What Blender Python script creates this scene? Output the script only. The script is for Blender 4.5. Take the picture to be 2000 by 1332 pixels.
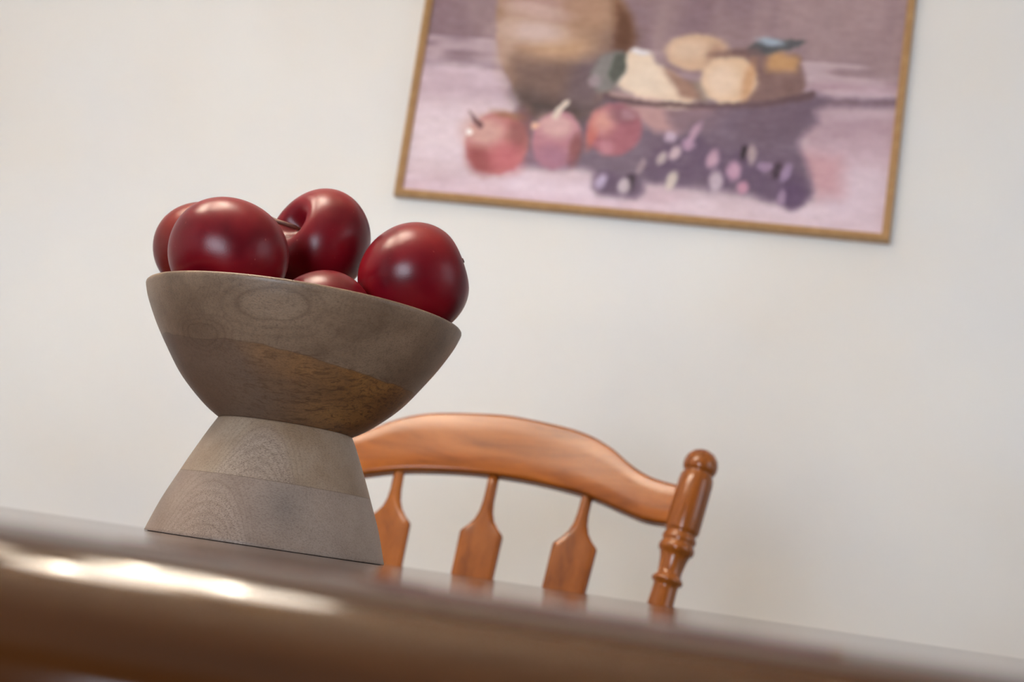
import bpy, bmesh, math, random
import numpy as np
from mathutils import Vector, Matrix, Quaternion
random.seed(4); np.random.seed(4)
PI = math.pi
SC = bpy.context.scene
COL = SC.collection
for o in list(bpy.data.objects):
    bpy.data.objects.remove(o, do_unlink=True)

# ------------------------------------------------------------------ camera
TABLE_Z = 0.75
EYE = TABLE_Z + 0.0040
PITCH, ROLL = 0.1543, 0.1475
cam_d = bpy.data.cameras.new('camera'); cam = bpy.data.objects.new('camera', cam_d); COL.objects.link(cam)
cam_d.sensor_width = 36.0; cam_d.lens = 36.0*2950/2000
cam_d.clip_start = 0.01; cam_d.clip_end = 50
cam_d.dof.use_dof = True; cam_d.dof.focus_distance = 0.955; cam_d.dof.aperture_fstop = 8.5
F = Vector((0, math.cos(PITCH), math.sin(PITCH))); X0 = Vector((1, 0, 0)); U0 = X0.cross(F)
Rv = X0*math.cos(ROLL) + U0*math.sin(ROLL); Uv = U0*math.cos(ROLL) - X0*math.sin(ROLL)
cam.matrix_world = Matrix(((Rv.x, Uv.x, -F.x, 0), (Rv.y, Uv.y, -F.y, 0), (Rv.z, Uv.z, -F.z, EYE), (0, 0, 0, 1)))
SC.camera = cam

# ------------------------------------------------------------------ colour management, world
SC.view_settings.view_transform = 'Standard'; SC.view_settings.look = 'None'
SC.view_settings.gamma = 1.0; SC.view_settings.use_curve_mapping = False
SC.view_settings.exposure = 0.61
w = bpy.data.worlds.new('world'); SC.world = w; w.use_nodes = True
w.node_tree.nodes['Background'].inputs[0].default_value = (0.75, 0.85, 1.0, 1)
w.node_tree.nodes['Background'].inputs[1].default_value = 0.6

# ------------------------------------------------------------------ the room's own frame (walls, table): turned 12.3 degrees
PSI = math.radians(12.3)
RT = Vector((math.cos(PSI), -math.sin(PSI), 0)); RB = Vector((math.sin(PSI), math.cos(PSI), 0))
def room(u, v, z=0.0):
    return RT*u + RB*v + Vector((0, 0, z))
WALL_V = 2.30; U_L, U_R = -2.5, 2.2; V_F = -2.4; CEIL = 2.5

# daylight that comes in through the two windows (one behind the camera, one on the right)
def daylight(name, u, v, z, sx, sz, direction, watt, col):
    l = bpy.data.lights.new(name, 'AREA'); l.shape = 'RECTANGLE'; l.size = sx; l.size_y = sz
    l.energy = watt; l.color = col
    o = bpy.data.objects.new(name, l); COL.objects.link(o)
    o.location = room(u, v, z); o.rotation_euler = direction.to_track_quat('-Z', 'Z').to_euler()
    return o
daylight('window_daylight', -0.75, V_F+0.10, 0.84, 1.1, 1.15, RB, 50, (0.74, 0.86, 1.0))
daylight('side_window_daylight', U_R-0.10, 0.55, 1.45, 1.3, 1.2, -RT, 5, (0.90, 0.94, 1.0))

# ------------------------------------------------------------------ helpers
def srgb(r, g, b):
    f = lambda c: (c/255/12.92) if c/255 <= 0.04045 else ((c/255+0.055)/1.055)**2.4
    return (f(r), f(g), f(b), 1)
def obj(name, me, mat=None, parent=None, loc=None, rot=None, smooth=True):
    if isinstance(me, bmesh.types.BMesh):
        bm = me; me = bpy.data.meshes.new(name)
        bmesh.ops.recalc_face_normals(bm, faces=bm.faces); bm.to_mesh(me); bm.free()
    o = bpy.data.objects.new(name, me); COL.objects.link(o)
    if mat: me.materials.append(mat)
    if smooth:
        for p in me.polygons: p.use_smooth = True
    if parent: o.parent = parent
    if loc is not None: o.location = loc
    if rot is not None: o.rotation_euler = rot
    return o
def empty(name, loc, rotz=0):
    o = bpy.data.objects.new(name, None); COL.objects.link(o); o.location = loc; o.rotation_euler = (0, 0, rotz)
    o.empty_display_size = 0.05
    return o
def tag(o, label, cat, group=None):
    o['label'] = label; o['category'] = cat
    if group: o['group'] = group
    return o
def struct(o, label=None):
    o['kind'] = 'structure'
    if label: o['label'] = label
    return o
def bevel(o, w_, seg=3, ang=35):
    m = o.modifiers.new('bevel', 'BEVEL'); m.width = w_; m.segments = seg
    m.limit_method = 'ANGLE'; m.angle_limit = math.radians(ang); m.harden_normals = False
    n = o.modifiers.new('wn', 'WEIGHTED_NORMAL'); n.keep_sharp = True
    return o
def box_bm(x0, x1, y0, y1, z0, z1, bm=None):
    bm = bm or bmesh.new()
    v = [bm.verts.new((x, y, z)) for z in (z0, z1) for x, y in ((x0, y0), (x1, y0), (x1, y1), (x0, y1))]
    for f in ((0, 3, 2, 1), (4, 5, 6, 7), (0, 1, 5, 4), (1, 2, 6, 5), (2, 3, 7, 6), (3, 0, 4, 7)):
        bm.faces.new([v[i] for i in f])
    return bm
def lathe_bm(prof, seg=64, bm=None, axis=None):
    """prof: (radius, height); axis: function height -> centre Vector (default straight up)"""
    bm = bm or bmesh.new(); rings = []
    for r, h in prof:
        c = axis(h) if axis else Vector((0, 0, h))
        if r < 1e-6: rings.append([bm.verts.new(c)]); continue
        rings.append([bm.verts.new(c + Vector((r*math.cos(2*PI*i/seg), r*math.sin(2*PI*i/seg), 0))) for i in range(seg)])
    for a, b in zip(rings, rings[1:]):
        for i in range(seg):
            j = (i+1) % seg
            if len(a) == 1 and len(b) == 1: continue
            if len(a) == 1: bm.faces.new((a[0], b[i], b[j]))
            elif len(b) == 1: bm.faces.new((a[i], a[j], b[0]))
            else: bm.faces.new((a[i], a[j], b[j], b[i]))
    return bm
def tube_bm(pts, rad, seg=16, bm=None):
    bm = bm or bmesh.new(); pts = [Vector(p) for p in pts]; rings = []
    if not hasattr(rad, '__len__'): rad = [rad]*len(pts)
    up = Vector((0.31, 0.17, 0.93))
    for i, p in enumerate(pts):
        t = (pts[min(i+1, len(pts)-1)] - pts[max(i-1, 0)]).normalized()
        a = t.cross(up).normalized(); b = t.cross(a)
        rings.append([bm.verts.new(p + (a*math.cos(2*PI*k/seg) + b*math.sin(2*PI*k/seg))*rad[i]) for k in range(seg)])
    for a, b in zip(rings, rings[1:]):
        for k in range(seg): bm.faces.new((a[k], a[(k+1) % seg], b[(k+1) % seg], b[k]))
    bm.faces.new(rings[0]); bm.faces.new(rings[-1])
    return bm
def smooth_prof(pts, n=6):
    """Catmull-Rom through (a, b) pairs"""
    out = []; P = [pts[0]] + list(pts) + [pts[-1]]
    for i in range(1, len(P)-2):
        for k in range(n):
            t = k/n; q = []
            for d in range(2):
                a, b, c, e = P[i-1][d], P[i][d], P[i+1][d], P[i+2][d]
                q.append(0.5*(2*b + (c-a)*t + (2*a-5*b+4*c-e)*t*t + (3*b-a-3*c+e)*t**3))
            out.append(tuple(q))
    out.append(tuple(pts[-1])); return out

# ------------------------------------------------------------------ node materials
class NT:
    def __init__(s, name):
        s.m = bpy.data.materials.new(name); s.m.use_nodes = True
        s.t = s.m.node_tree; s.b = s.t.nodes['Principled BSDF']; s.l = s.t.links
    def n(s, typ, **kw):
        nd = s.t.nodes.new(typ)
        for k, v in kw.items(): setattr(nd, k, v)
        return nd
    def put(s, sock, v):
        if isinstance(v, bpy.types.NodeSocket): s.l.new(v, sock)
        elif v is not None: sock.default_value = v
    def math(s, op, a, b=None, c=None, clamp=False):
        nd = s.n('ShaderNodeMath', operation=op, use_clamp=clamp)
        for i, v in enumerate((a, b, c)): s.put(nd.inputs[i], v)
        return nd.outputs[0]
    def coords(s):
        return s.n('ShaderNodeTexCoord').outputs['Object']
    def mapping(s, vec, scale=(1, 1, 1), loc=(0, 0, 0), rot=(0, 0, 0)):
        nd = s.n('ShaderNodeMapping'); s.l.new(vec, nd.inputs['Vector'])
        nd.inputs['Scale'].default_value = scale; nd.inputs['Location'].default_value = loc; nd.inputs['Rotation'].default_value = rot
        return nd.outputs[0]
    def noise(s, vec, scale, detail=3, rough=0.5, dist=0.0, out='Fac'):
        nd = s.n('ShaderNodeTexNoise'); s.l.new(vec, nd.inputs['Vector'])
        nd.inputs['Scale'].default_value = scale; nd.inputs['Detail'].default_value = detail
        nd.inputs['Roughness'].default_value = rough; nd.inputs['Distortion'].default_value = dist
        return nd.outputs[out]
    def ramp(s, fac, stops, interp='LINEAR'):
        nd = s.n('ShaderNodeValToRGB'); nd.color_ramp.interpolation = interp; s.l.new(fac, nd.inputs[0])
        e = nd.color_ramp.elements
        while len(e) < len(stops): e.new(0.5)
        for k, (p, c) in zip(e, stops):
            k.position = p; k.color = c if hasattr(c, '__len__') else (c, c, c, 1)
        return nd.outputs[0]
    def mr(s, v, a, b, c=0.0, d=1.0):
        nd = s.n('ShaderNodeMapRange', clamp=True); s.l.new(v, nd.inputs[0])
        for i, x in enumerate((a, b, c, d)): nd.inputs[i+1].default_value = x
        return nd.outputs[0]
    def mix(s, fac, a, b, mode='MIX'):
        nd = s.n('ShaderNodeMix', data_type='RGBA', blend_type=mode)
        s.put(nd.inputs[0], fac); s.put(nd.inputs[6], a); s.put(nd.inputs[7], b)
        return nd.outputs[2]
    def bump(s, h, strength, dist=0.001):
        nd = s.n('ShaderNodeBump'); s.l.new(h, nd.inputs['Height'])
        nd.inputs['Strength'].default_value = strength; nd.inputs['Distance'].default_value = dist
        s.l.new(nd.outputs[0], s.b.inputs['Normal'])
    def done(s, col=None, rough=None, **kw):
        if col is not None: s.put(s.b.inputs['Base Color'], col)
        if rough is not None: s.put(s.b.inputs['Roughness'], rough)
        for k, v in kw.items(): s.put(s.b.inputs[k.replace('_', ' ')], v)
        return s.m
def plain(name, col, rough=0.5, vary=0.06, scale=30, bump=0.0, **kw):
    s = NT(name); c = s.coords(); nz = s.noise(c, scale, 3)
    d = tuple(x*(1-vary) for x in col[:3])+(1,); l = tuple(min(1, x*(1+vary)) for x in col[:3])+(1,)
    if bump: s.bump(nz, bump)
    return s.done(s.ramp(nz, [(0.3, d), (0.7, l)]), rough, **kw)

# painted wall: off-white with a faint roller texture and very soft warmer and cooler patches
def wall_material():
    s = NT('wall_paint'); c = s.coords()
    big = s.noise(c, 2.3, 2, 0.5, 0.4); b2 = s.noise(s.mapping(c, loc=(7, 3, 1)), 3.1, 2)
    col = s.ramp(big, [(0.33, (0.785, 0.765, 0.735, 1)), (0.5, (0.80, 0.795, 0.78, 1)), (0.68, (0.81, 0.815, 0.81, 1))])
    col = s.mix(s.mr(b2, 0.48, 0.72), col, (0.775, 0.785, 0.80, 1))
    s.bump(s.noise(c, 160, 3), 0.10, 0.002)
    return s.done(col, 0.62)
M_WALL = wall_material()
M_CEIL = plain('ceiling_paint', (0.56, 0.49, 0.41, 1), 0.8, 0.02, 60)
M_TRIM = plain('white_trim_paint', (0.78, 0.77, 0.75, 1), 0.4, 0.02, 40)
def floor_material():
    s = NT('oak_floor'); c = s.coords()
    br = s.n('ShaderNodeTexBrick'); s.l.new(c, br.inputs['Vector']); br.inputs['Scale'].default_value = 1.0
    br.inputs['Brick Width'].default_value = 1.1; br.inputs['Row Height'].default_value = 0.11; br.inputs['Mortar Size'].default_value = 0.002
    br.inputs['Color1'].default_value = (0.20, 0.115, 0.06, 1); br.inputs['Color2'].default_value = (0.26, 0.155, 0.085, 1); br.inputs['Mortar'].default_value = (0.05, 0.03, 0.02, 1)
    g = s.noise(s.mapping(c, (2, 30, 30)), 3, 4)
    return s.done(s.mix(s.mr(g, 0.3, 0.7, 0, 0.5), br.outputs['Color'], (0.13, 0.07, 0.035, 1)), 0.35)
M_FLOOR = floor_material()

def varnished(name, dark, mid, light, rough, axis=(1, 14, 14), scale=6, coat=0.4, coat_rough=0.1, spec=0.5):
    s = NT(name); c = s.coords()
    g = s.noise(s.mapping(c, axis), scale, 5, 0.55, 0.6)
    f = s.noise(s.mapping(c, tuple(a*5 for a in axis)), scale, 3)
    col = s.ramp(g, [(0.30, dark), (0.5, mid), (0.72, light)])
    col = s.mix(s.mr(f, 0.55, 0.75, 0, 0.35), col, dark)
    s.bump(f, 0.03, 0.0005)
    return s.done(col, rough, Coat_Weight=coat, Coat_Roughness=coat_rough, Specular_IOR_Level=spec)
M_TABLE = varnished('dark_walnut_varnish', (0.036, 0.010, 0.002, 1), (0.056, 0.017, 0.0035, 1), (0.075, 0.025, 0.006, 1), 0.10, (1, 10, 10), 4, 0.0, 0.06, 0.27)
M_CHAIR = varnished('honey_maple_varnish', (0.22, 0.058, 0.007, 1), (0.33, 0.092, 0.012, 1), (0.40, 0.122, 0.018, 1), 0.22, (2.2, 16, 16), 4, 0.0, 0.15, 0.38)
M_CHAIR_V = varnished('honey_maple_varnish_upright', (0.20, 0.052, 0.007, 1), (0.29, 0.082, 0.011, 1), (0.35, 0.105, 0.016, 1), 0.22, (16, 16, 2), 4, 0.1, 0.12)

def apple_material(name, base, deep, warm):
    s = NT(name); c = s.coords()
    a = s.noise(c, 22, 3, 0.5, 0.3); fine = s.noise(c, 900, 2)
    col = s.ramp(a, [(0.32, deep), (0.5, base), (0.72, warm)])
    col = s.mix(s.mr(s.noise(c, 300, 1), 0.78, 0.82, 0, 0.25), col, (0.5, 0.13, 0.10, 1))
    s.bump(s.math('ADD', s.math('MULTIPLY', fine, 0.25), s.noise(c, 60, 2)), 0.10, 0.0012)
    return s.done(col, s.mr(a, 0.3, 0.7, 0.27, 0.36), Specular_IOR_Level=0.30)
M_APPLE = apple_material('deep_red_skin', (0.150, 0.0022, 0.0080, 1), (0.095, 0.0014, 0.006, 1), (0.195, 0.0038, 0.0080, 1))
M_APPLE_B = apple_material('brownish_red_skin', (0.145, 0.010, 0.008, 1), (0.10, 0.005, 0.006, 1), (0.18, 0.016, 0.011, 1))
M_STEM = plain('dark_stem', (0.14, 0.048, 0.030, 1), 0.5, 0.3, 200)

# solid mango wood, grain running left-right, glued up from horizontal boards
def mango(name, kind):
    s = NT(name); c = s.coords(); sep = s.n('ShaderNodeSeparateXYZ'); s.l.new(c, sep.inputs[0])
    x, y, z = sep.outputs
    wob = s.noise(c, 14, 2); zz = s.math('ADD', z, s.math('MULTIPLY', s.math('SUBTRACT', s.noise(s.mapping(c, (1, 1, 0.3)), 22, 3) if kind == 'bowl' else wob, 0.5), 0.010 if kind == 'bowl' else 0.002))
    # wavy growth figure
    warp = s.noise(s.mapping(c, (0.6, 1, 1)), 16, 3, 0.5, 0.5, out='Color')
    vm = s.n('ShaderNodeVectorMath', operation='MULTIPLY_ADD'); s.l.new(warp, vm.inputs[0]); vm.inputs[1].default_value = (0.034, 0.020, 0.030); s.l.new(c, vm.inputs[2])
    wc = vm.outputs[0]
    def rings(cx, cy, cz, sx, freq, sharp=1.0):
        mp = s.mapping(wc, (sx, 1, 1), (-(cx+0.017)*sx, -(cy+0.010), -(cz+0.015)))
        ln = s.n('ShaderNodeVectorMath', operation='LENGTH'); s.l.new(mp, ln.inputs[0])
        return s.math('MULTIPLY_ADD', s.math('SINE', s.math('MULTIPLY', ln.outputs['Value'], freq)), 0.5, 0.5), ln.outputs['Value']
    if kind == 'bowl':
        up = s.ramp(s.noise(s.mapping(c, (0.7, 1, 1.2)), 20, 4, 0.6), [(0.30, srgb(112, 89, 70)), (0.5, srgb(136, 111, 89)), (0.72, srgb(155, 129, 105))])
        lo = s.ramp(s.noise(s.mapping(c, (0.5, 1, 1.4)), 26, 4, 0.6), [(0.28, srgb(98, 68, 44)), (0.5, srgb(142, 98, 56)), (0.75, srgb(174, 124, 70))])
        lo = s.mix(s.mr(s.math('ADD', x, s.math('MULTIPLY', s.math('SUBTRACT', wob, 0.5), 0.10)), -0.025, 0.040, 0.95, 0.0), lo, srgb(114, 92, 76))
        # board seam drops from the left rim towards the right
        seam = s.math('ADD', zz, s.math('MULTIPLY', x, 0.07))
        col = s.mix(s.mr(seam, 0.1215, 0.1225), lo, up)
        # the lens-shaped knot below the rim and a smaller swirl at the left seam
        def lens(cx, cz, a, b):
            sp = s.n('ShaderNodeSeparateXYZ'); s.l.new(wc, sp.inputs[0])
            dx = s.math('DIVIDE', s.math('SUBTRACT', sp.outputs[0], cx+0.017), a); dz_ = s.math('DIVIDE', s.math('SUBTRACT', sp.outputs[2], cz+0.015), b)
            return s.math('SQRT', s.math('ADD', s.math('MULTIPLY', dx, dx), s.math('MULTIPLY', dz_, dz_)))
        q1 = lens(-0.010, 0.1505, 0.021, 0.0085); q2 = lens(-0.046, 0.1285, 0.012, 0.0075)
        col = s.mix(s.mr(q1, 1.05, 0.75, 0, 0.55), col, srgb(152, 127, 104))
        for q, k, am in ((q1, 13.0, 0.30), (q2, 15.0, 0.34)):
            rg = s.math('POWER', s.math('MULTIPLY_ADD', s.math('SINE', s.math('MULTIPLY', q, k)), 0.5, 0.5), 3.0)
            col = s.mix(s.math('MULTIPLY', s.math('MULTIPLY', rg, s.mr(q, 2.6, 1.0, 0.0, am)), s.mr(q, 0.55, 0.95)), col, srgb(84, 63, 49))
        col = s.mix(s.mr(q2, 2.2, 0.3, 0, 0.35), col, srgb(92, 70, 55))
        pith = s.math('ABSOLUTE', s.math('SUBTRACT', q1, 0.25)); col = s.mix(s.mr(pith, 0.10, 0.0, 0, 0.16), col, srgb(92, 66, 48))
        vs = s.noise(s.mapping(wc, (110, 60, 9)), 4, 3, 0.5); col = s.mix(s.mr(vs, 0.55, 0.68, 0, 0.22), col, srgb(92, 72, 58))
        # streaks, strongest in the golden board
        st = s.noise(s.mapping(wc, (26, 60, 150)), 4, 4, 0.6, 0.8)
        col = s.mix(s.math('MULTIPLY', s.mr(st, 0.50, 0.62, 0, 0.7), s.math('MULTIPLY', s.mr(seam, 0.126, 0.118, 0.20, 1.0), s.mr(x, -0.04, 0.02, 0.25, 1.0))), col, srgb(84, 58, 38))
        pore = s.noise(s.mapping(c, (120, 300, 420)), 4, 2, 0.6); rough = 0.42
        pc = srgb(70, 52, 40); pk = 0.45; lo_, hi_ = 0.58, 0.68
        ln_ = s.math('ABSOLUTE', s.math('SUBTRACT', seam, 0.122))
        col = s.mix(s.mr(ln_, 0.0, 0.0005, 0.35, 0.0), col, srgb(70, 52, 40))
    else:
        bd = s.mr(zz, 0.0418, 0.0424)
        a = s.ramp(s.noise(s.mapping(c, (0.8, 1, 1.0)), 17, 4, 0.55), [(0.30, srgb(136, 116, 102)), (0.5, srgb(158, 138, 124)), (0.7, srgb(176, 157, 142))])
        b = s.ramp(s.noise(s.mapping(c, (1, 1, 1), (3, 1, 2)), 19, 4, 0.55), [(0.30, srgb(142, 115, 88)), (0.5, srgb(163, 139, 116)), (0.7, srgb(180, 160, 138))])
        col = s.mix(bd, a, b)
        # a cathedral arch of open-pored pale grain in each board
        def arch(cx, apex, k):
            dx = s.math('SUBTRACT', s.math('ADD', x, s.math('MULTIPLY', s.math('SUBTRACT', wob, 0.5), 0.012)), cx)
            return s.math('SUBTRACT', s.math('SUBTRACT', apex, z), s.math('MULTIPLY', s.math('MULTIPLY', dx, dx), k))
        a1, a2 = arch(-0.030, 0.039, 42.0), arch(-0.006, 0.078, 46.0)
        am = s.mix(bd, a1, a2)
        inside = s.mr(am, -0.002, 0.009)
        col = s.mix(s.math('MULTIPLY', inside, 0.4), col, srgb(186, 165, 150))
        ar = s.math('POWER', s.math('MULTIPLY_ADD', s.math('SINE', s.math('MULTIPLY', am, 900)), 0.5, 0.5), 4.0)
        col = s.mix(s.math('MULTIPLY', ar, s.mr(am, -0.03, 0.0, 0.05, 0.22)), col, srgb(112, 90, 74))
        bx, bz = s.math('SUBTRACT', x, 0.018), s.math('SUBTRACT', z, 0.026)
        bd2 = s.math('ADD', s.math('SQRT', s.math('ADD', s.math('MULTIPLY', bx, bx), s.math('MULTIPLY', bz, bz))), s.math('MULTIPLY', s.math('SUBTRACT', wob, 0.5), 0.03))
        col = s.mix(s.mr(bd2, 0.024, 0.004, 0, 0.55), col, srgb(112, 103, 98))
        pore = s.noise(s.mapping(c, (150, 800, 760)), 4, 1.0, 0.5); rough = 0.46
        pc = srgb(84, 62, 50); pk = 0.8; lo_, hi_ = 0.56, 0.61
        ln_ = s.math('ABSOLUTE', s.math('SUBTRACT', zz, 0.0421))
        col = s.mix(s.mr(ln_, 0.0, 0.00045, 0.5, 0.0), col, srgb(100, 78, 62))
    fuzz = s.noise(s.mapping(c, (0.6, 1, 1)), 1100, 2, 0.7)
    col = s.mix(s.mr(fuzz, 0.45, 0.72, 0, 0.38), col, pc)
    dens = s.noise(c, 24, 2)
    pm = s.math('MULTIPLY', s.mr(pore, lo_, hi_), s.math('MULTIPLY_ADD', inside, 0.42, 0.16) if kind == 'pedestal' else s.mr(dens, 0.35, 0.6, 0.15*pk, pk))
    col = s.mix(pm, col, pc)
    s.bump(s.math('SUBTRACT', 1.0, pm), 0.25, 0.0004)
    return s.done(col, rough, Specular_IOR_Level=0.42)
M_BOWL = mango('stained_mango_wood_bowl', 'bowl')
M_PED = mango('stained_mango_wood_pedestal', 'pedestal')

# ------------------------------------------------------------------ room shell
RZ = -PSI
def room_box(name, u0, u1, v0, v1, z0, z1, mat):
    return obj(name, box_bm(u0, u1, v0, v1, z0, z1), mat, None, (0, 0, 0), (0, 0, RZ), smooth=False)
struct(room_box('floor', U_L-0.1, U_R+0.1, V_F-0.1, WALL_V+0.1, -0.1, 0.0, M_FLOOR))
struct(room_box('ceiling', U_L-0.1, U_R+0.1, V_F-0.1, WALL_V+0.1, CEIL, CEIL+0.1, M_CEIL))
struct(room_box('wall_back', U_L-0.1, U_R+0.1, WALL_V, WALL_V+0.1, 0, CEIL, M_WALL), 'off-white painted wall behind the chair with the still life painting')
struct(room_box('wall_left', U_L-0.1, U_L, V_F, WALL_V, 0, CEIL, M_WALL))
M_FAR = plain('taupe_paint', (0.30, 0.22, 0.16, 1), 0.6, 0.05, 20)
def wall_with_opening(name, horizontal, a0, a1, at0, at1, o0, o1, oz0, oz1):
    bm = bmesh.new()
    def B(p0, p1, z0, z1):
        if horizontal: box_bm(p0, p1, at0, at1, z0, z1, bm)
        else: box_bm(at0, at1, p0, p1, z0, z1, bm)
    B(a0, o0, 0, CEIL); B(o1, a1, 0, CEIL); B(o0, o1, 0, oz0); B(o0, o1, oz1, CEIL)
    return struct(obj(name, bm, M_FAR if horizontal else M_WALL, None, (0, 0, 0), (0, 0, RZ), smooth=False))
wall_with_opening('wall_front', True, U_L-0.1, U_R+0.1, V_F-0.1, V_F, -1.30, -0.20, 0.26, 1.42)
wall_with_opening('wall_right', False, V_F, WALL_V, U_R, U_R+0.1, -0.10, 1.20, 0.85, 2.05)
M_GLASS = plain('window_glass', (0.9, 0.95, 1, 1), 0.02, 0, 5, Transmission_Weight=1.0)
def window(n, horizontal, p0, p1, at, z0, z1):
    bm = bmesh.new(); t = 0.045; y0, y1 = at+0.02, at+0.07
    def B(a, b, c, d):
        if horizontal: box_bm(a, b, y0, y1, c, d, bm)
        else: box_bm(y0, y1, a, b, c, d, bm)
    mid = (p0+p1)/2; mz = (z0+z1)/2
    B(p0, p0+t, z0, z1); B(p1-t, p1, z0, z1); B(p0+t, p1-t, z0, z0+t); B(p0+t, p1-t, z1-t, z1)
    B(p0+t, p1-t, mz-0.02, mz+0.02); B(mid-0.015, mid+0.015, z0+t, mz-0.02); B(mid-0.015, mid+0.015, mz+0.02, z1-t)
    o = struct(obj('window_%d' % n, bm, M_TRIM, None, (0, 0, 0), (0, 0, RZ), smooth=False))
    g = bmesh.new()
    if horizontal: box_bm(p0+t, p1-t, at+0.042, at+0.047, z0+t, z1-t, g)
    else: box_bm(at+0.042, at+0.047, p0+t, p1-t, z0+t, z1-t, g)
    obj('window_glass', g, M_GLASS, o, smooth=False)
window(1, True, -1.30, -0.20, V_F-0.10, 0.26, 1.42)
window(2, False, -0.10, 1.20, U_R+0.01, 0.85, 2.05)
for nm, a in (('baseboard_back', (U_L, U_R, WALL_V-0.015, WALL_V)), ('baseboard_left', (U_L, U_L+0.015, V_F, WALL_V-0.015)),
              ('baseboard_right', (U_R-0.015, U_R, V_F, WALL_V-0.015)), ('baseboard_front', (U_L+0.015, U_R-0.015, V_F, V_F+0.015))):
    struct(room_box(nm, *a, 0, 0.10, M_TRIM))

# ------------------------------------------------------------------ table
TU0, TU1, TV0, TV1 = -1.16, 0.44, 0.286, 1.50
TC = room((TU0+TU1)/2, (TV0+TV1)/2, 0)
table = tag(empty('dining_table', TC, RZ), 'dark brown varnished dining table with thick rounded edge, carrying the fruit bowl', 'table')
hw, hd, TH = (TU1-TU0)/2, (TV1-TV0)/2, 0.050
def tabletop():
    bm = bmesh.new(); rings = []; N = 36
    prof = [(0.0, 0.0)]; RH, RT_, RB_ = 0.048, 0.032, 0.018
    for i in range(N+1):
        a = PI*i/N; prof.append((-RH*(1-math.sin(a)), -RT_*(1-math.cos(a)) if a <= PI/2 else -RT_ + RB_*math.cos(a)))
    def outline(off):
        r = 0.08; pts = []
        for cx, cy, a0 in ((hw-r, hd-r, 0), (-hw+r, hd-r, 90), (-hw+r, -hd+r, 180), (hw-r, -hd+r, 270)):
            for k in range(9):
                a = math.radians(a0+90*k/8); pts.append((cx+(r+off)*math.cos(a), cy+(r+off)*math.sin(a)))
        return pts
    for off, dz in prof[1:]:
        rings.append([bm.verts.new((x, y, TABLE_Z+dz)) for x, y in outline(off)])
    for a, b in zip(rings, rings[1:]):
        n = len(a)
        for i in range(n): bm.faces.new((a[i], a[(i+1) % n], b[(i+1) % n], b[i]))
    bm.faces.new(rings[0]); bm.faces.new(rings[-1])
    o = obj('tabletop', bm, M_TABLE, table)
    m = o.modifiers.new('wn', 'WEIGHTED_NORMAL'); m.keep_sharp = False
    return o
tabletop()
bm = bmesh.new(); ai = 0.10
for a in ((-hw+ai, hw-ai, -hd+ai, -hd+ai+0.022), (-hw+ai, hw-ai, hd-ai-0.022, hd-ai), (-hw+ai, -hw+ai+0.022, -hd+ai+0.022, hd-ai-0.022), (hw-ai-0.022, hw-ai, -hd+ai+0.022, hd-ai-0.022)):
    box_bm(*a, TABLE_Z-TH-0.08, TABLE_Z-TH, bm)
obj('apron', bm, M_TABLE, table, smooth=False)
lp = smooth_prof([(0.020, 0.0), (0.026, 0.02), (0.022, 0.05), (0.030, 0.12), (0.040, 0.30), (0.036, 0.40), (0.024, 0.47), (0.036, 0.50), (0.030, 0.53), (0.036, 0.56), (0.036, 0.700)], 4)
for sx in (-1, 1):
    for sy in (-1, 1):
        obj('leg', lathe_bm([(0, 0)]+lp+[(0, 0.700)], 32), M_TABLE, table, (sx*(hw-ai-0.06), sy*(hd-ai-0.06), 0))

# ------------------------------------------------------------------ pedestal bowl
BX, BY = -0.1424, 1.0188
bowl = tag(empty('pedestal_bowl', (BX, BY, TABLE_Z)), 'grey-brown wooden pedestal bowl with hourglass shape standing on the table, full of dark red fruit', 'bowl')
outer = smooth_prof([(0.0452, 0.0814), (0.0551, 0.0878), (0.0670, 0.0980), (0.0765, 0.1080), (0.0852, 0.1200), (0.0957, 0.1360), (0.1040, 0.1515), (0.1072, 0.1600)], 6)
inner = smooth_prof([(0.1005, 0.1622), (0.0975, 0.1560), (0.0900, 0.1420), (0.0800, 0.1280), (0.0680, 0.1160), (0.0520, 0.1065), (0.0300, 0.1010), (0.0, 0.1000)], 5)
lip = [(0.1076, 0.1616), (0.1075, 0.1626), (0.1069, 0.1633), (0.1055, 0.1636), (0.1025, 0.1636), (0.1012, 0.1632)]
obj('bowl_body', lathe_bm([(0, 0.0812), (0.0440, 0.0812)]+outer+lip+inner, 160), M_BOWL, bowl)
ped = smooth_prof([(0.0798, 0.0006), (0.0728, 0.0215), (0.0640, 0.0420), (0.0594, 0.0525), (0.0512, 0.0700), (0.0460, 0.0800)], 6)
pp = [(0, 0.0003), (0.0790, 0.0003), (0.0797, 0.0004)]+ped+[(0.0455, 0.0810), (0.0446, 0.0813), (0.0, 0.0813)]
obj('pedestal', lathe_bm(pp, 160), M_PED, bowl)
obj('base_shadow_gap', lathe_bm([(0, 0), (0.0775, 0), (0.0775, 0.0004), (0, 0.0004)], 96), plain('shadow_gap_dark', (0.02, 0.015, 0.012, 1), 0.9), bowl, smooth=False)  # thin near-black disc added to draw the shadow line under the base

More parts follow.
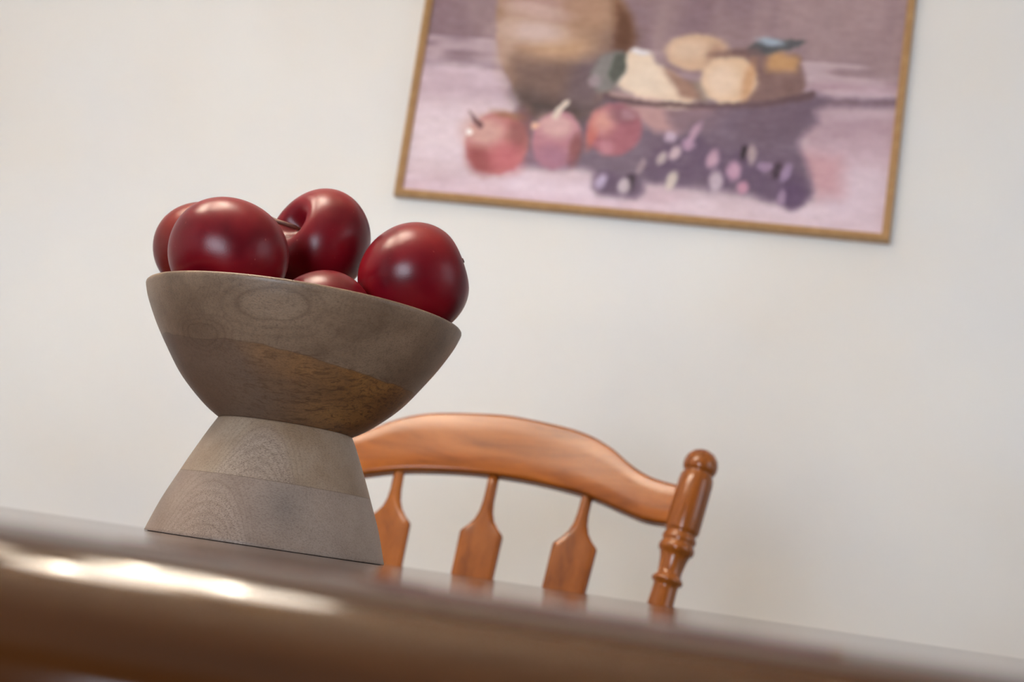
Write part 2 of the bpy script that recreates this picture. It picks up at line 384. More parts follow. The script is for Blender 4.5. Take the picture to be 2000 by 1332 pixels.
# ------------------------------------------------------------------ apples
def apple_mesh(name, seed, lobes=0.020, cav=0.30, calyx=0.15, tall=0.86, cw=0.36):
    """unit-radius apple, stem along +Z"""
    bm = bmesh.new(); NT_, NP = 72, 96; rings = []
    ph = seed*1.7
    for i in range(NT_+1):
        t = PI*i/NT_
        rad = math.sin(t)**0.96*(1+0.075*math.cos(t)) ; h = tall*math.cos(t) + 0.02
        if t < 1.3: h -= cav*math.exp(-(t/cw)**2)
        if PI-t < 1.3: h += calyx*math.exp(-((PI-t)/0.30)**2)
        if i in (0, NT_): rings.append([bm.verts.new((0, 0, h))]); continue
        row = []
        for k in range(NP):
            p = 2*PI*k/NP
            m = 1 + lobes*math.cos(5*p+ph)*((1-math.cos(t))/2)**2 + 0.014*math.cos(2*p+ph) + 0.012*math.cos(3*p-ph)*math.sin(t)
            hh = h*(1+0.025*math.cos(p+2*ph))
            row.append(bm.verts.new((rad*m*math.cos(p), rad*m*math.sin(p), hh)))
        rings.append(row)
    for a, b in zip(rings, rings[1:]):
        for k in range(NP):
            j = (k+1) % NP
            if len(a) == 1: bm.faces.new((a[0], b[k], b[j]))
            elif len(b) == 1: bm.faces.new((a[k], a[j], b[0]))
            else: bm.faces.new((a[k], a[j], b[j], b[k]))
    bmesh.ops.recalc_face_normals(bm, faces=bm.faces)
    me = bpy.data.meshes.new(name); bm.to_mesh(me); bm.free()
    for p in me.polygons: p.use_smooth = True
    return me
def stem_bm(R, pts, rad):
    return tube_bm([Vector(p)*R for p in pts], [r*R for r in rad], 12)
SHORT = ([(0, 0, 0.52), (0.0, 0.01, 0.66), (0.02, 0.02, 0.80), (0.03, 0.02, 1.0)], [0.035, 0.03, 0.032, 0.045])
LONG = ([(0, 0, 0.50), (0.03, 0.02, 0.64), (0.12, 0.03, 0.78), (0.27, 0.02, 0.90), (0.44, -0.03, 0.94), (0.54, -0.05, 0.95)], [0.045, 0.042, 0.040, 0.042, 0.050, 0.066])
def apple(x, y, z, R, axis, spin, mat, label, long_stem=False, seed=1, **kw):
    me = apple_mesh('apple', seed, **kw); me.transform(Matrix.Scale(R, 4)); me.materials.append(mat)
    o = bpy.data.objects.new('apple', me); COL.objects.link(o)
    q = Vector(axis).normalized().to_track_quat('Z', 'Y') @ Quaternion((0, 0, 1), spin)
    o.rotation_mode = 'QUATERNION'; o.rotation_quaternion = q
    o.location = (BX+x, BY+y, TABLE_Z+z)
    tag(o, label, 'apple', 'apples in the wooden bowl')
    b = q.inverted() @ Vector((-1, 0.1, 0.12)); turn = math.atan2(b.y, b.x)      # stems bend to the left
    st = stem_bm(R, *(LONG if long_stem else SHORT)); bmesh.ops.rotate(st, verts=st.verts, cent=(0, 0, 0), matrix=Matrix.Rotation(turn, 3, 'Z'))
    obj('stem', st, M_STEM, o)
    return o
apple(-0.0505, -0.0465, 0.1824, 0.0395, (0.15, 0.62, 0.72), 0.4, M_APPLE, 'dark red apple in front at the left of the bowl, smooth with no stem showing', seed=1)
apple(-0.0012, 0.0285, 0.2155, 0.0384, (-0.63, -0.66, 0.25), 0.0, M_APPLE, 'dark red apple at the top of the heap with curved stem in deep hollow', True, seed=2, cav=0.40, cw=0.27)
apple(0.0690, -0.0100, 0.1925, 0.0378, (0.87, 0.08, 0.47), 1.2, M_APPLE, 'dark red apple at the right rim of the bowl, short stub pointing right', seed=3, cav=0.20, calyx=0.0, tall=1.0, cw=0.30)
apple(-0.0830, 0.0360, 0.1990, 0.0362, (-0.1, 0.45, 0.85), 2.2, M_APPLE_B, 'brownish red apple at the back left, half hidden behind the front left apple', seed=4)
apple(0.0185, -0.0400, 0.1495, 0.0345, (-0.25, 0.80, 0.35), 0.9, M_APPLE, 'dark red apple sunk low between its neighbours, only its top showing above the rim', seed=5)
apple(0.0000, 0.0380, 0.1432, 0.0340, (0.3, 0.5, 0.4), 0.2, M_APPLE, 'dark red apple buried at the bottom of the bowl beneath the others', seed=6)

# ------------------------------------------------------------------ dining chair behind the table
CPSI, CREC = math.radians(16), math.radians(14.5)
ct = Vector((math.cos(CPSI), -math.sin(CPSI), 0)); cb = Vector((math.sin(CPSI), math.cos(CPSI), 0))
cO = Vector((0.0030, 1.72, TABLE_Z+0.1135))
foot = cO - cb*0.33; foot.z = 0
chair = tag(empty('dining_chair', foot, -CPSI), 'honey-brown wooden dining chair with arched crest rail and paddle slats, behind the table', 'chair')
BOW = 0.025
oy = 0.33; oz = cO.z                     # back's reference point in the chair's own frame
def cp(u, w_, off=None, th=0.0):
    """point of the reclined back: u sideways, w_ up the back, th towards the room"""
    off = -BOW*(u/0.19)**2 if off is None else off
    return Vector((u, oy + off + w_*math.sin(CREC) + th*math.cos(CREC), oz + w_*math.cos(CREC) - th*math.sin(CREC)))
def half(pts):
    return [(-a, b) for a, b in reversed(pts) if a > 0] + list(pts)
top = smooth_prof(half([(0, .0742), (.030, .0725), (.062, .0692), (.087, .0652), (.110, .0585), (.133, .0475), (.151, .0355), (.168, .0255), (.187, .0185), (.208, .0148), (.224, .0135)]), 4)
bot = smooth_prof(half([(0, -.0005), (.022, -.0008), (.052, -.0026), (.082, -.0058), (.108, -.0098), (.133, -.0162), (.158, -.0238), (.184, -.0305), (.207, -.0315), (.224, -.0310)]), 4)
def interp(c, u):
    for (a, b), (a2, b2) in zip(c, c[1:]):
        if a <= u <= a2: return b + (b2-b)*(u-a)/max(a2-a, 1e-9)
    return c[-1][1]
bm = bmesh.new(); secs = []
for i in range(81):
    u = -0.222 + 0.444*i/80; wt, wb = interp(top, u), interp(bot, u); T = 0.011
    e = 0.005; sec = []
    ring = [(wb, T-e), (wb+e*0.3, T-e*0.3), (wb+e, T)] + [(wb+(wt-wb)*k, T) for k in (0.33, 0.66)] + [(wt-e, T), (wt-e*0.3, T-e*0.3), (wt, T-e),
            (wt, -T+e), (wt-e*0.3, -T+e*0.3), (wt-e, -T)] + [(wb+(wt-wb)*k, -T) for k in (0.66, 0.33)] + [(wb+e, -T), (wb+e*0.3, -T+e*0.3), (wb, -T+e)]
    secs.append([bm.verts.new(cp(u, a, None, b)) for a, b in ring])
for a, b in zip(secs, secs[1:]):
    n = len(a)
    for k in range(n): bm.faces.new((a[k], a[(k+1) % n], b[(k+1) % n], b[k]))
bm.faces.new(secs[0]); bm.faces.new(secs[-1])
cr = obj('crest_rail', bm, M_CHAIR, chair); cr.modifiers.new('wn', 'WEIGHTED_NORMAL').weight = 100
post_prof = [(.0585, 0), (.0575, .006), (.0545, .012), (.049, .0168), (.043, .0187), (.037, .0187), (.0330, .0172), (.0312, .0155), (.0295, .0165), (.026, .0180), (.020, .0188),
             (-.033, .0190), (-.0362, .0180), (-.0385, .0162), (-.041, .0174), (-.044, .0187), (-.047, .0180), (-.0490, .0167), (-.0515, .0184), (-.055, .0197), (-.059, .0188),
             (-.0615, .0163), (-.066, .0150), (-.072, .0139), (-.080, .0129), (-.0850, .0129), (-.087, .0146), (-.090, .0170), (-.093, .0164), (-.0955, .0134), (-.100, .0132),
             (-.125, .0140), (-.200, .0158), (-.300, .0150), (-.330, .0175), (-.345, .0135), (-.365, .0165), (-.440, .0125), (-.440, 0)]
for sgn in (-1, 1):
    bm = bmesh.new(); rings = []; SEG = 40
    for w_, r in post_prof:
        u = sgn*(0.2262 + (w_+0.035)*0.122); c0 = cp(u, w_, -BOW*(0.2262/0.19)**2 - 0.1*(w_+0.035)*0.6)
        c1 = cp(sgn*(0.2262 + (w_+0.045)*0.122), w_+0.01, -BOW*(0.2262/0.19)**2 - 0.1*(w_+0.045)*0.6)
        d = (c1-c0).normalized(); a = d.cross(Vector((0, 1, 0))).normalized(); b = d.cross(a)
        if r == 0: rings.append([bm.verts.new(c0)]); continue
        rings.append([bm.verts.new(c0 + (a*math.cos(2*PI*k/SEG)+b*math.sin(2*PI*k/SEG))*r) for k in range(SEG)])
    for a, b in zip(rings, rings[1:]):
        for k in range(SEG):
            j = (k+1) % SEG
            if len(a) == 1: bm.faces.new((a[0], b[k], b[j]))
            elif len(b) == 1: bm.faces.new((a[k], a[j], b[0]))
            else: bm.faces.new((a[k], a[j], b[j], b[k]))
    obj('back_post', bm, M_CHAIR_V, chair)
slat_prof = [(.006, .0062, .0062), (-.010, .0062, .0062), (-.030, .0066, .0062), (-.042, .0082, .0060), (-.052, .0118, .0057), (-.060, .0175, .0054), (-.066, .0236, .0052), (-.0685, .0250, .0052),
             (-.072, .0250, .0052), (-.100, .0246, .0052), (-.140, .0240, .0052), (-.200, .0215, .0052), (-.260, .0180, .0052), (-.310, .0130, .0054), (-.345, .0085, .0058), (-.380, .0070, .0062), (-.440, .0070, .0062)]
for ut, ub, lab in ((-.1105, -.088, None), (-.0005, .0, None), (.1130, .0895, None)):
    bm = bmesh.new(); rings = []
    for w_, hwid, hth in slat_prof:
        u0 = ut + (ub-ut)*(-w_/.440); ring = []
        flat = min(1, max(0, (hwid-0.007)/0.012)); NS = 24
        for k in range(NS):
            a = 2*PI*k/NS; ca, sa = math.cos(a), math.sin(a); ex = 1 - 0.62*flat
            px = hwid*math.copysign(abs(ca)**ex, ca); py = hth*math.copysign(abs(sa)**(1-0.45*flat), sa)
            ring.append(bm.verts.new(cp(u0+px, w_, -BOW*(ut/0.19)**2, py)))
        rings.append(ring)
    for a, b in zip(rings, rings[1:]):
        n = len(a)
        for k in range(n): bm.faces.new((a[k], a[(k+1) % n], b[(k+1) % n], b[k]))
    bm.faces.new(rings[0]); bm.faces.new(rings[-1])
    obj('slat', bm, M_CHAIR_V, chair)
# seat: saddle-shaped board
SZ = 0.455; sy1 = oy - 0.105 + 0.05; sy0 = sy1 - 0.42
bm = bmesh.new(); NX, NY = 28, 24; grid = {}
for lay in (0, 1):
    for i in range(NX+1):
        for j in range(NY+1):
            a, b = -1+2*i/NX, -1+2*j/NY
            k = max(abs(a), abs(b)); q = (abs(a)**5+abs(b)**5)**0.2; sc = k/q if q > 0 else 1
            x = a*sc*(0.215 - 0.012*b); y = (sy0+sy1)/2 + b*sc*0.21
            edge = max(0, k-0.85)/0.15
            z = (SZ - 0.010*(1-k*k)**2 - 0.008*edge**2) if lay else (SZ - 0.036 + 0.008*edge**2)
            grid[lay, i, j] = bm.verts.new((x, y, z))
for lay in (0, 1):
    for i in range(NX):
        for j in range(NY): bm.faces.new([grid[lay, i+p, j+q] for p, q in ((0, 0), (1, 0), (1, 1), (0, 1))])
per = [(i, 0) for i in range(NX)] + [(NX, j) for j in range(NY)] + [(i, NY) for i in range(NX, 0, -1)] + [(0, j) for j in range(NY, 0, -1)]
for k in range(len(per)):
    a, b = per[k], per[(k+1) % len(per)]
    bm.faces.new((grid[0, a[0], a[1]], grid[0, b[0], b[1]], grid[1, b[0], b[1]], grid[1, a[0], a[1]]))
obj('seat', bm, M_CHAIR, chair)
legs = {}
for sx in (-1, 1):
    for sy, yt, yb in ((0, sy0+0.06, sy0+0.02), (1, sy1-0.07, sy1+0.01)):
        pts, rr = [], []
        for t, r in ((0, .014), (.05, .0145), (.25, .019), (.42, .021), (.55, .0165), (.60, .021), (.65, .015), (.72, .019), (.85, .022), (1.0, .017)):
            pts.append(Vector((sx*(0.200-0.045*t), yb+(yt-yb)*t, (SZ-0.030)*t))); rr.append(r)
        legs[sx, sy] = (pts[0], pts[-1]); obj('leg', tube_bm(pts, rr, 24), M_CHAIR_V, chair)
def on_leg(k, t): a, b = legs[k]; return a+(b-a)*t
def rung(a, b, n=10):
    pts = [a+(b-a)*i/n for i in range(n+1)]; return tube_bm(pts, [0.0085+0.005*math.sin(PI*i/n) for i in range(n+1)], 16)
for sx in (-1, 1): obj('stretcher', rung(on_leg((sx, 0), .38), on_leg((sx, 1), .38)), M_CHAIR_V, chair)
obj('stretcher', rung((on_leg((-1, 0), .38)+on_leg((-1, 1), .38))/2, (on_leg((1, 0), .38)+on_leg((1, 1), .38))/2), M_CHAIR, chair)

# ------------------------------------------------------------------ framed still life
PU0, PU1, PZ0 = -0.7288, 0.0573, 1.3333; PW = PU1-PU0; PH = 0.60
pic = tag(empty('framed_painting', room((PU0+PU1)/2, WALL_V, PZ0), RZ), 'framed still life painting of clay pot and fruit hanging on the wall', 'painting')
FWD = 0.013
def gold():
    s = NT('worn_gold_leaf'); c = s.coords()
    n = s.noise(c, 60, 3)
    wv = s.n('ShaderNodeTexWave', wave_type='BANDS', bands_direction='DIAGONAL'); s.l.new(c, wv.inputs['Vector']); wv.inputs['Scale'].default_value = 90
    s.bump(wv.outputs['Fac'], 0.25, 0.0006)
    return s.done(s.ramp(n, [(0.3, (0.44, 0.26, 0.115, 1)), (0.6, (0.50, 0.31, 0.145, 1)), (0.8, (0.58, 0.38, 0.19, 1))]), 0.38, Metallic=0.15)
M_GOLD = gold()
def frame_ring():
    # section: (inward distance, out-from-wall depth)
    sec = [(0.0, 0.0), (0.0, 0.014), (0.0015, 0.019), (0.004, 0.0215), (0.0065, 0.0200), (0.0075, 0.0175), (0.0095, 0.0185), (0.0115, 0.0175), (0.013, 0.0150), (0.013, 0.006), (0.013, 0.0)]
    bm = bmesh.new(); loops = []
    for d, y in sec:
        loops.append([bm.verts.new((sx*(PW/2-d), -y, PH/2+sz*(PH/2-d))) for sx, sz in ((-1, -1), (1, -1), (1, 1), (-1, 1))])
    for a, b in zip(loops, loops[1:]+loops[:1]):
        for k in range(4): bm.faces.new((a[k], a[(k+1) % 4], b[(k+1) % 4], b[k]))
    return bm
obj('frame', frame_ring(), M_GOLD, pic, smooth=False)
# the painting: oil colours mixed per point of the canvas (centimetres from the lower left outer corner of the frame)
CW, CH = 421, 321
gx, gy = np.meshgrid(np.linspace(1.2, PW*100-1.2, CW), np.linspace(1.2, PH*100-1.2, CH))
def vnoise(sx, sy, seed):
    r = np.random.RandomState(seed); G = r.rand(90, 90)
    X, Y = gx/sx, gy/sy; i, j = np.floor(X).astype(int) % 88, np.floor(Y).astype(int) % 88; fx, fy = X-np.floor(X), Y-np.floor(Y)
    fx, fy = fx*fx*(3-2*fx), fy*fy*(3-2*fy)
    return (G[j, i]*(1-fx)+G[j, i+1]*fx)*(1-fy) + (G[j+1, i]*(1-fx)+G[j+1, i+1]*fx)*fy - 0.5
wx = gx + 0.2*vnoise(2.0, 1.2, 1) + 0.25*vnoise(0.7, 0.7, 2); wy = gy + 0.2*vnoise(1.2, 2.0, 3) + 0.25*vnoise(0.7, 0.7, 4)
C = np.zeros((CH, CW, 3))
def sm(t): t = np.clip(t, 0, 1); return t*t*(3-2*t)
def lay(mask, col, a=1.0):
    global C
    m = (mask*a)[..., None]; C = C*(1-m) + np.array(col, float)*m
def EL(p, rx, ry, col, soft=0.3, a=1.0, ang=0.0):
    if soft >= 0.9 and rx > 13: soft *= 1.2
    t = math.radians(ang-6); dx, dy = wx-p[0], wy-p[1]
    X, Y = dx*math.cos(t)+dy*math.sin(t), -dx*math.sin(t)+dy*math.cos(t)
    d = np.sqrt((X/(rx*0.0865))**2+(Y/(ry*0.0865))**2); lay(sm((1+soft/2-d)/soft), col, a)
def PG(pts, col, soft=1.0, a=1.0):
    Q = [pts[-1]] + list(pts) + [pts[0], pts[1]]; sm_ = []
    for i in range(1, len(Q)-2):        # rounded outline
        for t in (0, 0.34, 0.67):
            sm_.append(tuple(0.5*(2*Q[i][d] + (Q[i+1][d]-Q[i-1][d])*t*0.8 + (2*Q[i-1][d]-5*Q[i][d]+4*Q[i+1][d]-Q[i+2][d])*t*t + (3*Q[i][d]-Q[i-1][d]-3*Q[i+1][d]+Q[i+2][d])*t**3) for d in range(2)))
    pts = sm_
    inside = np.zeros(wx.shape, bool); dist = np.full(wx.shape, 1e9); n = len(pts)
    for i in range(n):
        (x0, y0), (x1, y1) = pts[i], pts[(i+1) % n]
        c = ((y0 > wy) != (y1 > wy)) & (wx < (x1-x0)*(wy-y0)/((y1-y0) or 1e-9)+x0); inside ^= c
        L = (x1-x0)**2+(y1-y0)**2; t = np.clip(((wx-x0)*(x1-x0)+(wy-y0)*(y1-y0))/L, 0, 1)
        dist = np.minimum(dist, np.hypot(wx-x0-t*(x1-x0), wy-y0-t*(y1-y0)))
    lay(sm(0.5+np.where(inside, dist, -dist)/soft), col, a)
C[:] = (152, 128, 132)
lay(sm(0.5+1.6*vnoise(5, 14, 11)), (134, 110, 120), 0.7); lay(sm(0.5+2*vnoise(2.2, 9, 12)), (168, 144, 146), 0.5)
PG([(-17.49, 69.00), (1.02, 69.71), (5.33, 28.06), (2.61, 23.26), (-4.37, 22.91)], (136, 112, 124), 6, 0.6)
PG([(57.71, 63.01), (76.75, 63.89), (79.99, 24.35), (62.28, 23.35)], (168, 144, 146), 8, 0.6)
# table top of the painting
PG([(-9.50, 21.81), (4.41, 22.87), (13.06, 22.83), (29.25, 22.01), (65.46, 23.02), (80.91, 22.78), (83.57, -3.54), (-5.10, -4.24)], (208, 188, 196), 1.6)
PG([(-9.71, 23.04), (4.25, 23.92), (15.04, 23.86), (15.20, 22.82), (4.47, 22.52), (-9.53, 21.98)], (126, 104, 116), 1.6, 0.8)
PG([(-9.47, 21.63), (14.80, 22.62), (16.36, 17.96), (-8.81, 17.69)], (190, 166, 178), 3, 0.7)
PG([(-8.00, 12.89), (9.15, 14.76), (10.28, 7.51), (-6.97, 6.85)], (222, 206, 212), 6, 0.8)
PG([(-6.28, 2.73), (19.22, 4.48), (43.80, 5.33), (44.20, 2.22), (-5.67, -0.85)], (200, 172, 184), 4, 0.7)
PG([(19.14, 5.06), (39.07, 4.39), (36.12, 2.11), (19.60, 1.97)], (226, 208, 222), 3, 0.7)
lay(sm(0.5+2.2*vnoise(7, 1.2, 13))*(gy < 28), (224, 206, 216), 0.45)
PG([(62.66, 20.04), (78.10, 20.50), (77.84, 15.57), (66.55, 13.35), (61.63, 15.39)], (172, 144, 154), 5, 0.8)
PG([(66.36, 14.98), (78.47, 16.85), (78.22, 11.94), (68.45, 10.24)], (196, 168, 178), 5, 0.7)
PG([(62.42, 22.11), (78.21, 23.05), (78.36, 21.59), (62.61, 20.46)], (116, 94, 106), 1.8, 0.85)
PG([(64.48, 24.78), (78.37, 25.21), (78.52, 23.74), (64.68, 22.96)], (180, 152, 162), 2, 0.8)
PG([(67.01, 9.29), (77.55, 11.07), (77.72, 2.23), (69.34, 2.20)], (214, 194, 204), 5, 0.8)
PG([(63.46, 13.08), (69.71, 12.81), (71.09, 7.23), (67.37, 6.07), (63.84, 9.82)], (196, 150, 156), 4, 0.8)
# great shadow under the plate
PG([(18.94, 17.73), (31.71, 22.20), (65.49, 22.69), (66.00, 18.25), (63.28, 14.71), (66.51, 6.80), (64.45, 4.49), (59.75, 4.69), (54.92, 5.71), (46.12, 6.04), (40.50, 5.85), (39.18, 3.56), (33.07, 3.49), (31.31, 7.28), (21.37, 6.97), (17.41, 8.15), (18.73, 13.41)], (124, 106, 122), 2.2)
PG([(23.57, 20.70), (33.35, 22.33), (33.29, 16.77), (31.25, 13.62), (25.38, 13.97)], (108, 94, 108), 3, 0.8)
PG([(54.78, 19.81), (65.62, 21.54), (64.54, 17.30), (58.71, 13.48), (53.81, 14.72)], (114, 94, 108), 4, 0.6)
PG([(40.28, 13.55), (63.56, 12.26), (64.31, 5.78), (58.03, 6.00), (42.82, 6.65)], (112, 92, 112), 4, 0.6)
# pot
PG([(11.88, 37.40), (12.17, 32.09), (13.00, 27.74), (14.50, 23.47), (16.94, 19.74), (19.23, 16.89), (21.43, 15.18), (28.46, 15.77), (32.77, 20.57), (34.94, 25.89), (35.43, 30.24), (34.08, 34.05), (31.30, 37.35), (29.21, 40.29), (14.01, 39.32)], (170, 138, 118), 0.9)
PG([(15.75, 24.87), (22.76, 26.27), (30.65, 29.89), (35.59, 30.25), (34.47, 23.28), (29.28, 15.84), (21.43, 15.18), (16.94, 19.74)], (120, 96, 90), 6, 0.9)
PG([(17.36, 19.77), (23.94, 18.14), (30.66, 17.83), (28.48, 15.60), (21.45, 15.01), (18.58, 17.27)], (82, 68, 68), 4, 0.95)
PG([(30.88, 37.32), (33.78, 34.46), (35.59, 30.25), (34.82, 26.74), (32.30, 26.98), (32.07, 31.73)], (104, 68, 50), 2.4, 0.95)
PG([(26.99, 26.15), (33.94, 27.11), (30.66, 17.83), (25.60, 18.28)], (112, 96, 106), 4, 0.7)
EL((23.86, 27.48), 70, 26, (196, 160, 128), 1.2, 0.9, 6); EL((18.86, 29.74), 66, 22, (206, 184, 178), 1.1, 0.9, 4)
EL((14.74, 28.74), 18, 60, (196, 168, 152), 1.2, 0.6); EL((21.51, 34.94), 90, 34, (182, 150, 144), 0.8, 0.8)
EL((27.44, 34.90), 50, 60, (172, 136, 110), 1.0, 0.7); EL((18.77, 33.25), 62, 14, (206, 180, 172), 1.0, 0.6)
EL((13.75, 41.09), 120, 60, (160, 130, 118), 0.8, 0.0)
# pink foot of the plate, plate rim and its fruit
PG([(35.02, 19.21), (50.04, 19.42), (44.99, 14.80), (40.98, 14.45), (36.55, 17.04)], (192, 152, 150), 1.8, 0.9)
PG([(42.09, 18.35), (52.42, 19.62), (50.45, 16.10), (45.04, 14.38)], (130, 108, 120), 2.5, 0.8)
PG([(47.07, 25.11), (48.57, 27.94), (53.65, 29.17), (61.66, 28.76), (62.88, 26.33), (63.03, 22.32), (57.83, 20.90), (49.91, 20.42)], (134, 106, 102), 1.2)
PG([(57.24, 29.27), (61.70, 28.42), (61.56, 26.23), (57.22, 26.06)], (196, 152, 106), 1.8, 0.95)
PG([(43.96, 22.74), (47.92, 23.48), (48.74, 20.16), (44.30, 20.14)], (150, 132, 120), 1.5, 0.9)
EL((45.88, 28.08), 58, 36, (208, 176, 148), 0.35, 1, 8); EL((44.44, 28.49), 34, 18, (218, 192, 168), 1.1, 0.8, 10); EL((48.87, 27.46), 18, 30, (168, 132, 114), 0.9, 0.6)
EL((39.96, 22.17), 80, 36, (224, 202, 180), 0.25, 1, -14); EL((36.37, 24.45), 34, 42, (226, 206, 184), 0.3, 1, -20); EL((37.60, 22.66), 50, 32, (230, 212, 192), 1.0, 0.7)
PG([(40.81, 25.05), (45.09, 23.42), (47.32, 20.55), (44.26, 20.47), (42.30, 23.03)], (150, 112, 98), 1.4, 0.8)
EL((36.79, 27.49), 18, 6, (226, 222, 226), 0.8, 0.9)
EL((51.40, 24.00), 50, 47, (220, 190, 158), 0.25, 1); EL((50.31, 23.66), 32, 34, (230, 206, 184), 1.0, 0.8); EL((54.44, 23.99), 10, 40, (196, 148, 110), 1.0, 0.7)
PG([(31.97, 20.34), (38.65, 19.68), (46.79, 19.66), (56.28, 20.61), (62.39, 22.44), (64.64, 23.29), (64.42, 21.77), (56.38, 19.78), (46.89, 18.83), (37.17, 18.54), (32.11, 19.32)], (106, 82, 86), 0.7, 0.9)
PG([(33.18, 20.60), (41.08, 19.88), (41.15, 19.37), (33.29, 19.76)], (210, 176, 168), 0.6, 0.6)
PG([(53.65, 29.17), (55.83, 31.03), (62.31, 31.33), (61.50, 30.09), (57.67, 28.96), (54.55, 28.39)], (92, 94, 98), 0.8)
EL((57.06, 30.78), 24, 7, (160, 174, 190), 0.9, 0.95)
PG([(47.37, 27.85), (54.40, 29.57), (56.11, 28.68), (50.63, 27.59)], (124, 96, 94), 1.4, 0.8)
PG([(29.19, 22.43), (30.47, 26.41), (33.89, 27.53), (34.87, 24.59), (33.36, 21.05), (31.32, 20.28)], (132, 128, 126), 1.0)
PG([(32.77, 26.59), (34.37, 27.05), (34.87, 24.59), (33.38, 22.16), (32.25, 23.10)], (88, 92, 84), 0.9, 0.9); EL((30.07, 22.07), 12, 12, (168, 150, 156), 0.9, 0.8)
# three plums
EL((15.55, 10.38), 61, 60, (188, 118, 118), 0.16); EL((13.44, 11.92), 42, 30, (206, 164, 156), 1.1, 0.9); EL((13.29, 7.35), 30, 22, (150, 74, 76), 1.1, 0.85, -35)
EL((19.03, 12.57), 20, 40, (142, 86, 84), 1.1, 0.7); EL((17.41, 8.15), 34, 28, (196, 108, 116), 1.1, 0.8); EL((16.76, 15.31), 30, 8, (160, 112, 84), 1.1, 0.7)
EL((10.80, 11.87), 7, 7, (250, 244, 240), 0.8); PG([(10.16, 15.45), (10.83, 14.99), (12.98, 13.26), (12.75, 12.55), (11.63, 13.15)], (104, 70, 74), 0.5, 0.95)
EL((25.27, 11.83), 46, 56, (184, 128, 140), 0.18); EL((24.94, 14.10), 34, 22, (212, 172, 170), 1.0, 0.9); EL((28.55, 10.41), 12, 32, (140, 84, 84), 1.1, 0.8); EL((24.87, 8.81), 34, 22, (160, 112, 136), 1.1, 0.7)
EL((21.53, 13.90), 9, 7, (222, 176, 156), 0.8, 1, 30); PG([(23.83, 15.38), (24.29, 16.88), (25.60, 18.28), (26.37, 18.68), (26.55, 18.01), (25.63, 16.90), (24.88, 15.13)], (220, 204, 190), 0.5)
EL((34.29, 14.30), 52, 50, (166, 102, 114), 0.2); EL((30.82, 13.75), 10, 34, (192, 108, 100), 1.0, 0.9); EL((32.46, 15.59), 22, 24, (212, 156, 146), 1.1, 0.9); EL((35.33, 16.94), 26, 16, (140, 96, 106), 1.1, 0.8); EL((33.39, 11.26), 14, 14, (196, 140, 150), 1.1, 0.7); EL((36.22, 17.01), 14, 10, (180, 140, 148), 0.9, 0.7)
# grapes
for q in ((35.67, 5.41), (38.32, 5.15), (34.01, 5.59), (45.89, 7.77), (48.51, 9.25), (52.26, 7.94), (56.96, 8.37), (59.49, 6.96), (62.48, 8.06), (63.15, 5.67), (55.10, 10.68), (43.13, 10.44), (46.90, 12.45), (41.80, 8.23), (64.12, 7.39), (50.28, 11.08)):
    EL(q, 24, 22, (104, 84, 108), 0.8, 0.6)
EL((37.91, 5.78), 10, 18, (64, 48, 62), 0.8, 0.9); EL((55.06, 12.33), 6, 14, (60, 46, 56), 0.8, 0.9); EL((60.48, 9.84), 8, 15, (72, 54, 68), 0.8, 0.9); EL((63.34, 6.09), 22, 22, (100, 78, 108), 0.9, 0.8)
for q, rx, ry, an, c_ in (((43.40, 13.90), 10, 10, 0, (206, 184, 206)), ((44.39, 11.31), 9, 15, -20, (214, 190, 196)), ((42.43, 10.21), 8, 13, -15, (200, 184, 182)), ((39.39, 8.68), 6, 15, -15, (166, 146, 152)),
        ((44.49, 6.81), 9, 17, -12, (222, 210, 196)), ((47.14, 14.98), 8, 20, -20, (196, 160, 180)), ((46.36, 12.90), 11, 11, -20, (196, 160, 186)), ((50.47, 10.84), 11, 17, 0, (208, 170, 188)),
        ((51.38, 7.36), 12, 20, 10, (208, 190, 200)), ((53.94, 9.17), 12, 18, 10, (208, 164, 188)), ((55.59, 6.68), 9, 12, 0, (206, 150, 172)), ((56.35, 12.12), 8, 18, 12, (186, 166, 166)),
        ((58.70, 10.26), 13, 9, 10, (166, 140, 170)), ((61.91, 9.65), 8, 17, -8, (168, 144, 176)), ((61.76, 5.62), 7, 15, 0, (172, 146, 172)), ((33.43, 5.62), 9, 15, -10, (194, 178, 208)), ((37.17, 5.21), 11, 15, 10, (214, 200, 206))):
    EL(q, rx, ry, c_, 0.95, 0.82, an)
C += (10*vnoise(1.6, 0.6, 21)+6*vnoise(0.5, 0.5, 22))[..., None]
g_ = C.mean(-1, keepdims=True); C = (g_ + (C-g_)*0.92); C = (C-150)*1.14 + 154; C = C*np.array([0.98, 0.985, 1.0])
lin = np.clip(C, 0, 255)/255.0
lin = np.where(lin <= 0.04045, lin/12.92, ((lin+0.055)/1.055)**2.4)
me = bpy.data.meshes.new('canvas')
vx = (gx/100 - PW/2).ravel(); vz = (gy/100).ravel()
verts = np.stack([vx, np.full_like(vx, -0.008), vz], -1)
ii = np.arange(CW*CH).reshape(CH, CW)
faces = np.stack([ii[:-1, :-1], ii[:-1, 1:], ii[1:, 1:], ii[1:, :-1]], -1).reshape(-1, 4)
me.from_pydata(verts.tolist(), [], faces.tolist())
at = me.color_attributes.new('pigment', 'FLOAT_COLOR', 'POINT')
at.data.foreach_set('color', np.concatenate([lin.reshape(-1, 3), np.ones((CW*CH, 1))], 1).ravel().astype(np.float32))
s = NT('oil_paint'); va = s.n('ShaderNodeVertexColor', layer_name='pigment')
s.bump(s.noise(s.mapping(s.coords(), (1, 1, 1.6)), 140, 3), 0.10, 0.001)
obj('canvas', me, s.done(va.outputs[0], 0.45, Specular_IOR_Level=0.3), pic)
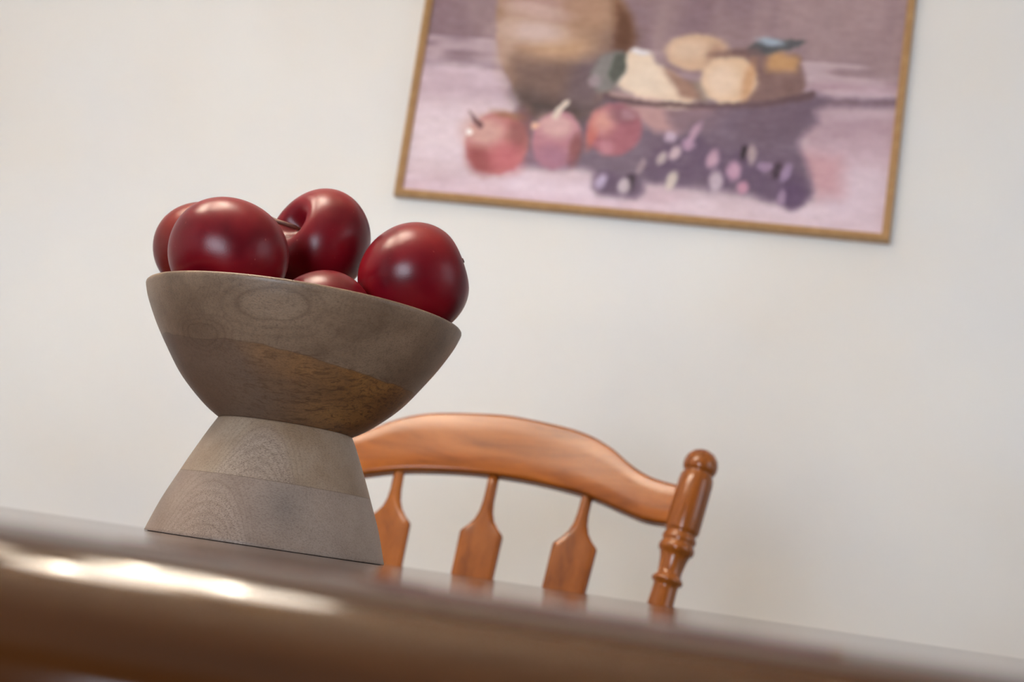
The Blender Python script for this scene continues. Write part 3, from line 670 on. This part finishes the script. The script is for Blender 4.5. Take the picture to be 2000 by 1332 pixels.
obj('backing', box_bm(-PW/2+0.012, PW/2-0.012, -0.0075, -0.0005, 0.012, PH-0.012), plain('backing_board', (0.25, 0.17, 0.10, 1), 0.8), pic, smooth=False)

# ------------------------------------------------------------------ chandelier over the table (out of the picture; seen mirrored in the table's edge and the fruit)
CHU, CHV, CHZ = -0.78, 0.88, 1.60
ch = tag(empty('chandelier', room(CHU, CHV, CEIL), RZ), 'oval brass chandelier with frosted glass shades hanging from the ceiling above the table', 'lamp')
M_BRASS = plain('brushed_brass', (0.55, 0.36, 0.14, 1), 0.3, 0.05, 80, Metallic=1.0)
dz = CHZ - CEIL
obj('ceiling_canopy', lathe_bm([(0, 0), (0.065, 0), (0.060, -0.012), (0.030, -0.028), (0, -0.03)], 40), M_BRASS, ch)
obj('rod', lathe_bm([(0, -0.02), (0.006, -0.02), (0.006, dz+0.02), (0.022, dz), (0.034, dz-0.03), (0.020, dz-0.06), (0.010, dz-0.075), (0, dz-0.08)], 32), M_BRASS, ch)
s = NT('frosted_glass'); M_SHADE = s.done((0.9, 0.85, 0.75, 1), 0.5, Emission_Color=(1.0, 0.88, 0.73, 1), Emission_Strength=13.0)
s = NT('warm_bulb'); M_BULB = s.done((1, 0.9, 0.75, 1), 0.4, Emission_Color=(1.0, 0.88, 0.72, 1), Emission_Strength=150.0)
for k in range(6):
    a = 2*PI*k/6 - 0.05; RR = 0.26; ca, sa = math.cos(a), math.sin(a)*0.46
    pts = [(ca*RR*t, sa*RR*t, dz-0.03 - 0.05*math.sin(PI*t) + 0.02*t) for t in [i/10 for i in range(11)]]
    arm = obj('arm', tube_bm(pts, 0.005, 12), M_BRASS, ch)
    sh = obj('shade', lathe_bm([(0.022, 0.0), (0.055, 0.014), (0.075, 0.045), (0.083, 0.092), (0.081, 0.092), (0.073, 0.045), (0.053, 0.016), (0.018, 0.004)], 40), M_SHADE, ch, (ca*RR, sa*RR, dz-0.005))
    obj('bulb', lathe_bm(smooth_prof([(0, 0.0), (0.012, 0.0), (0.013, 0.018), (0.024, 0.045), (0.022, 0.065), (0, 0.078)], 4), 24), M_BULB, sh, (0, 0, 0.006))
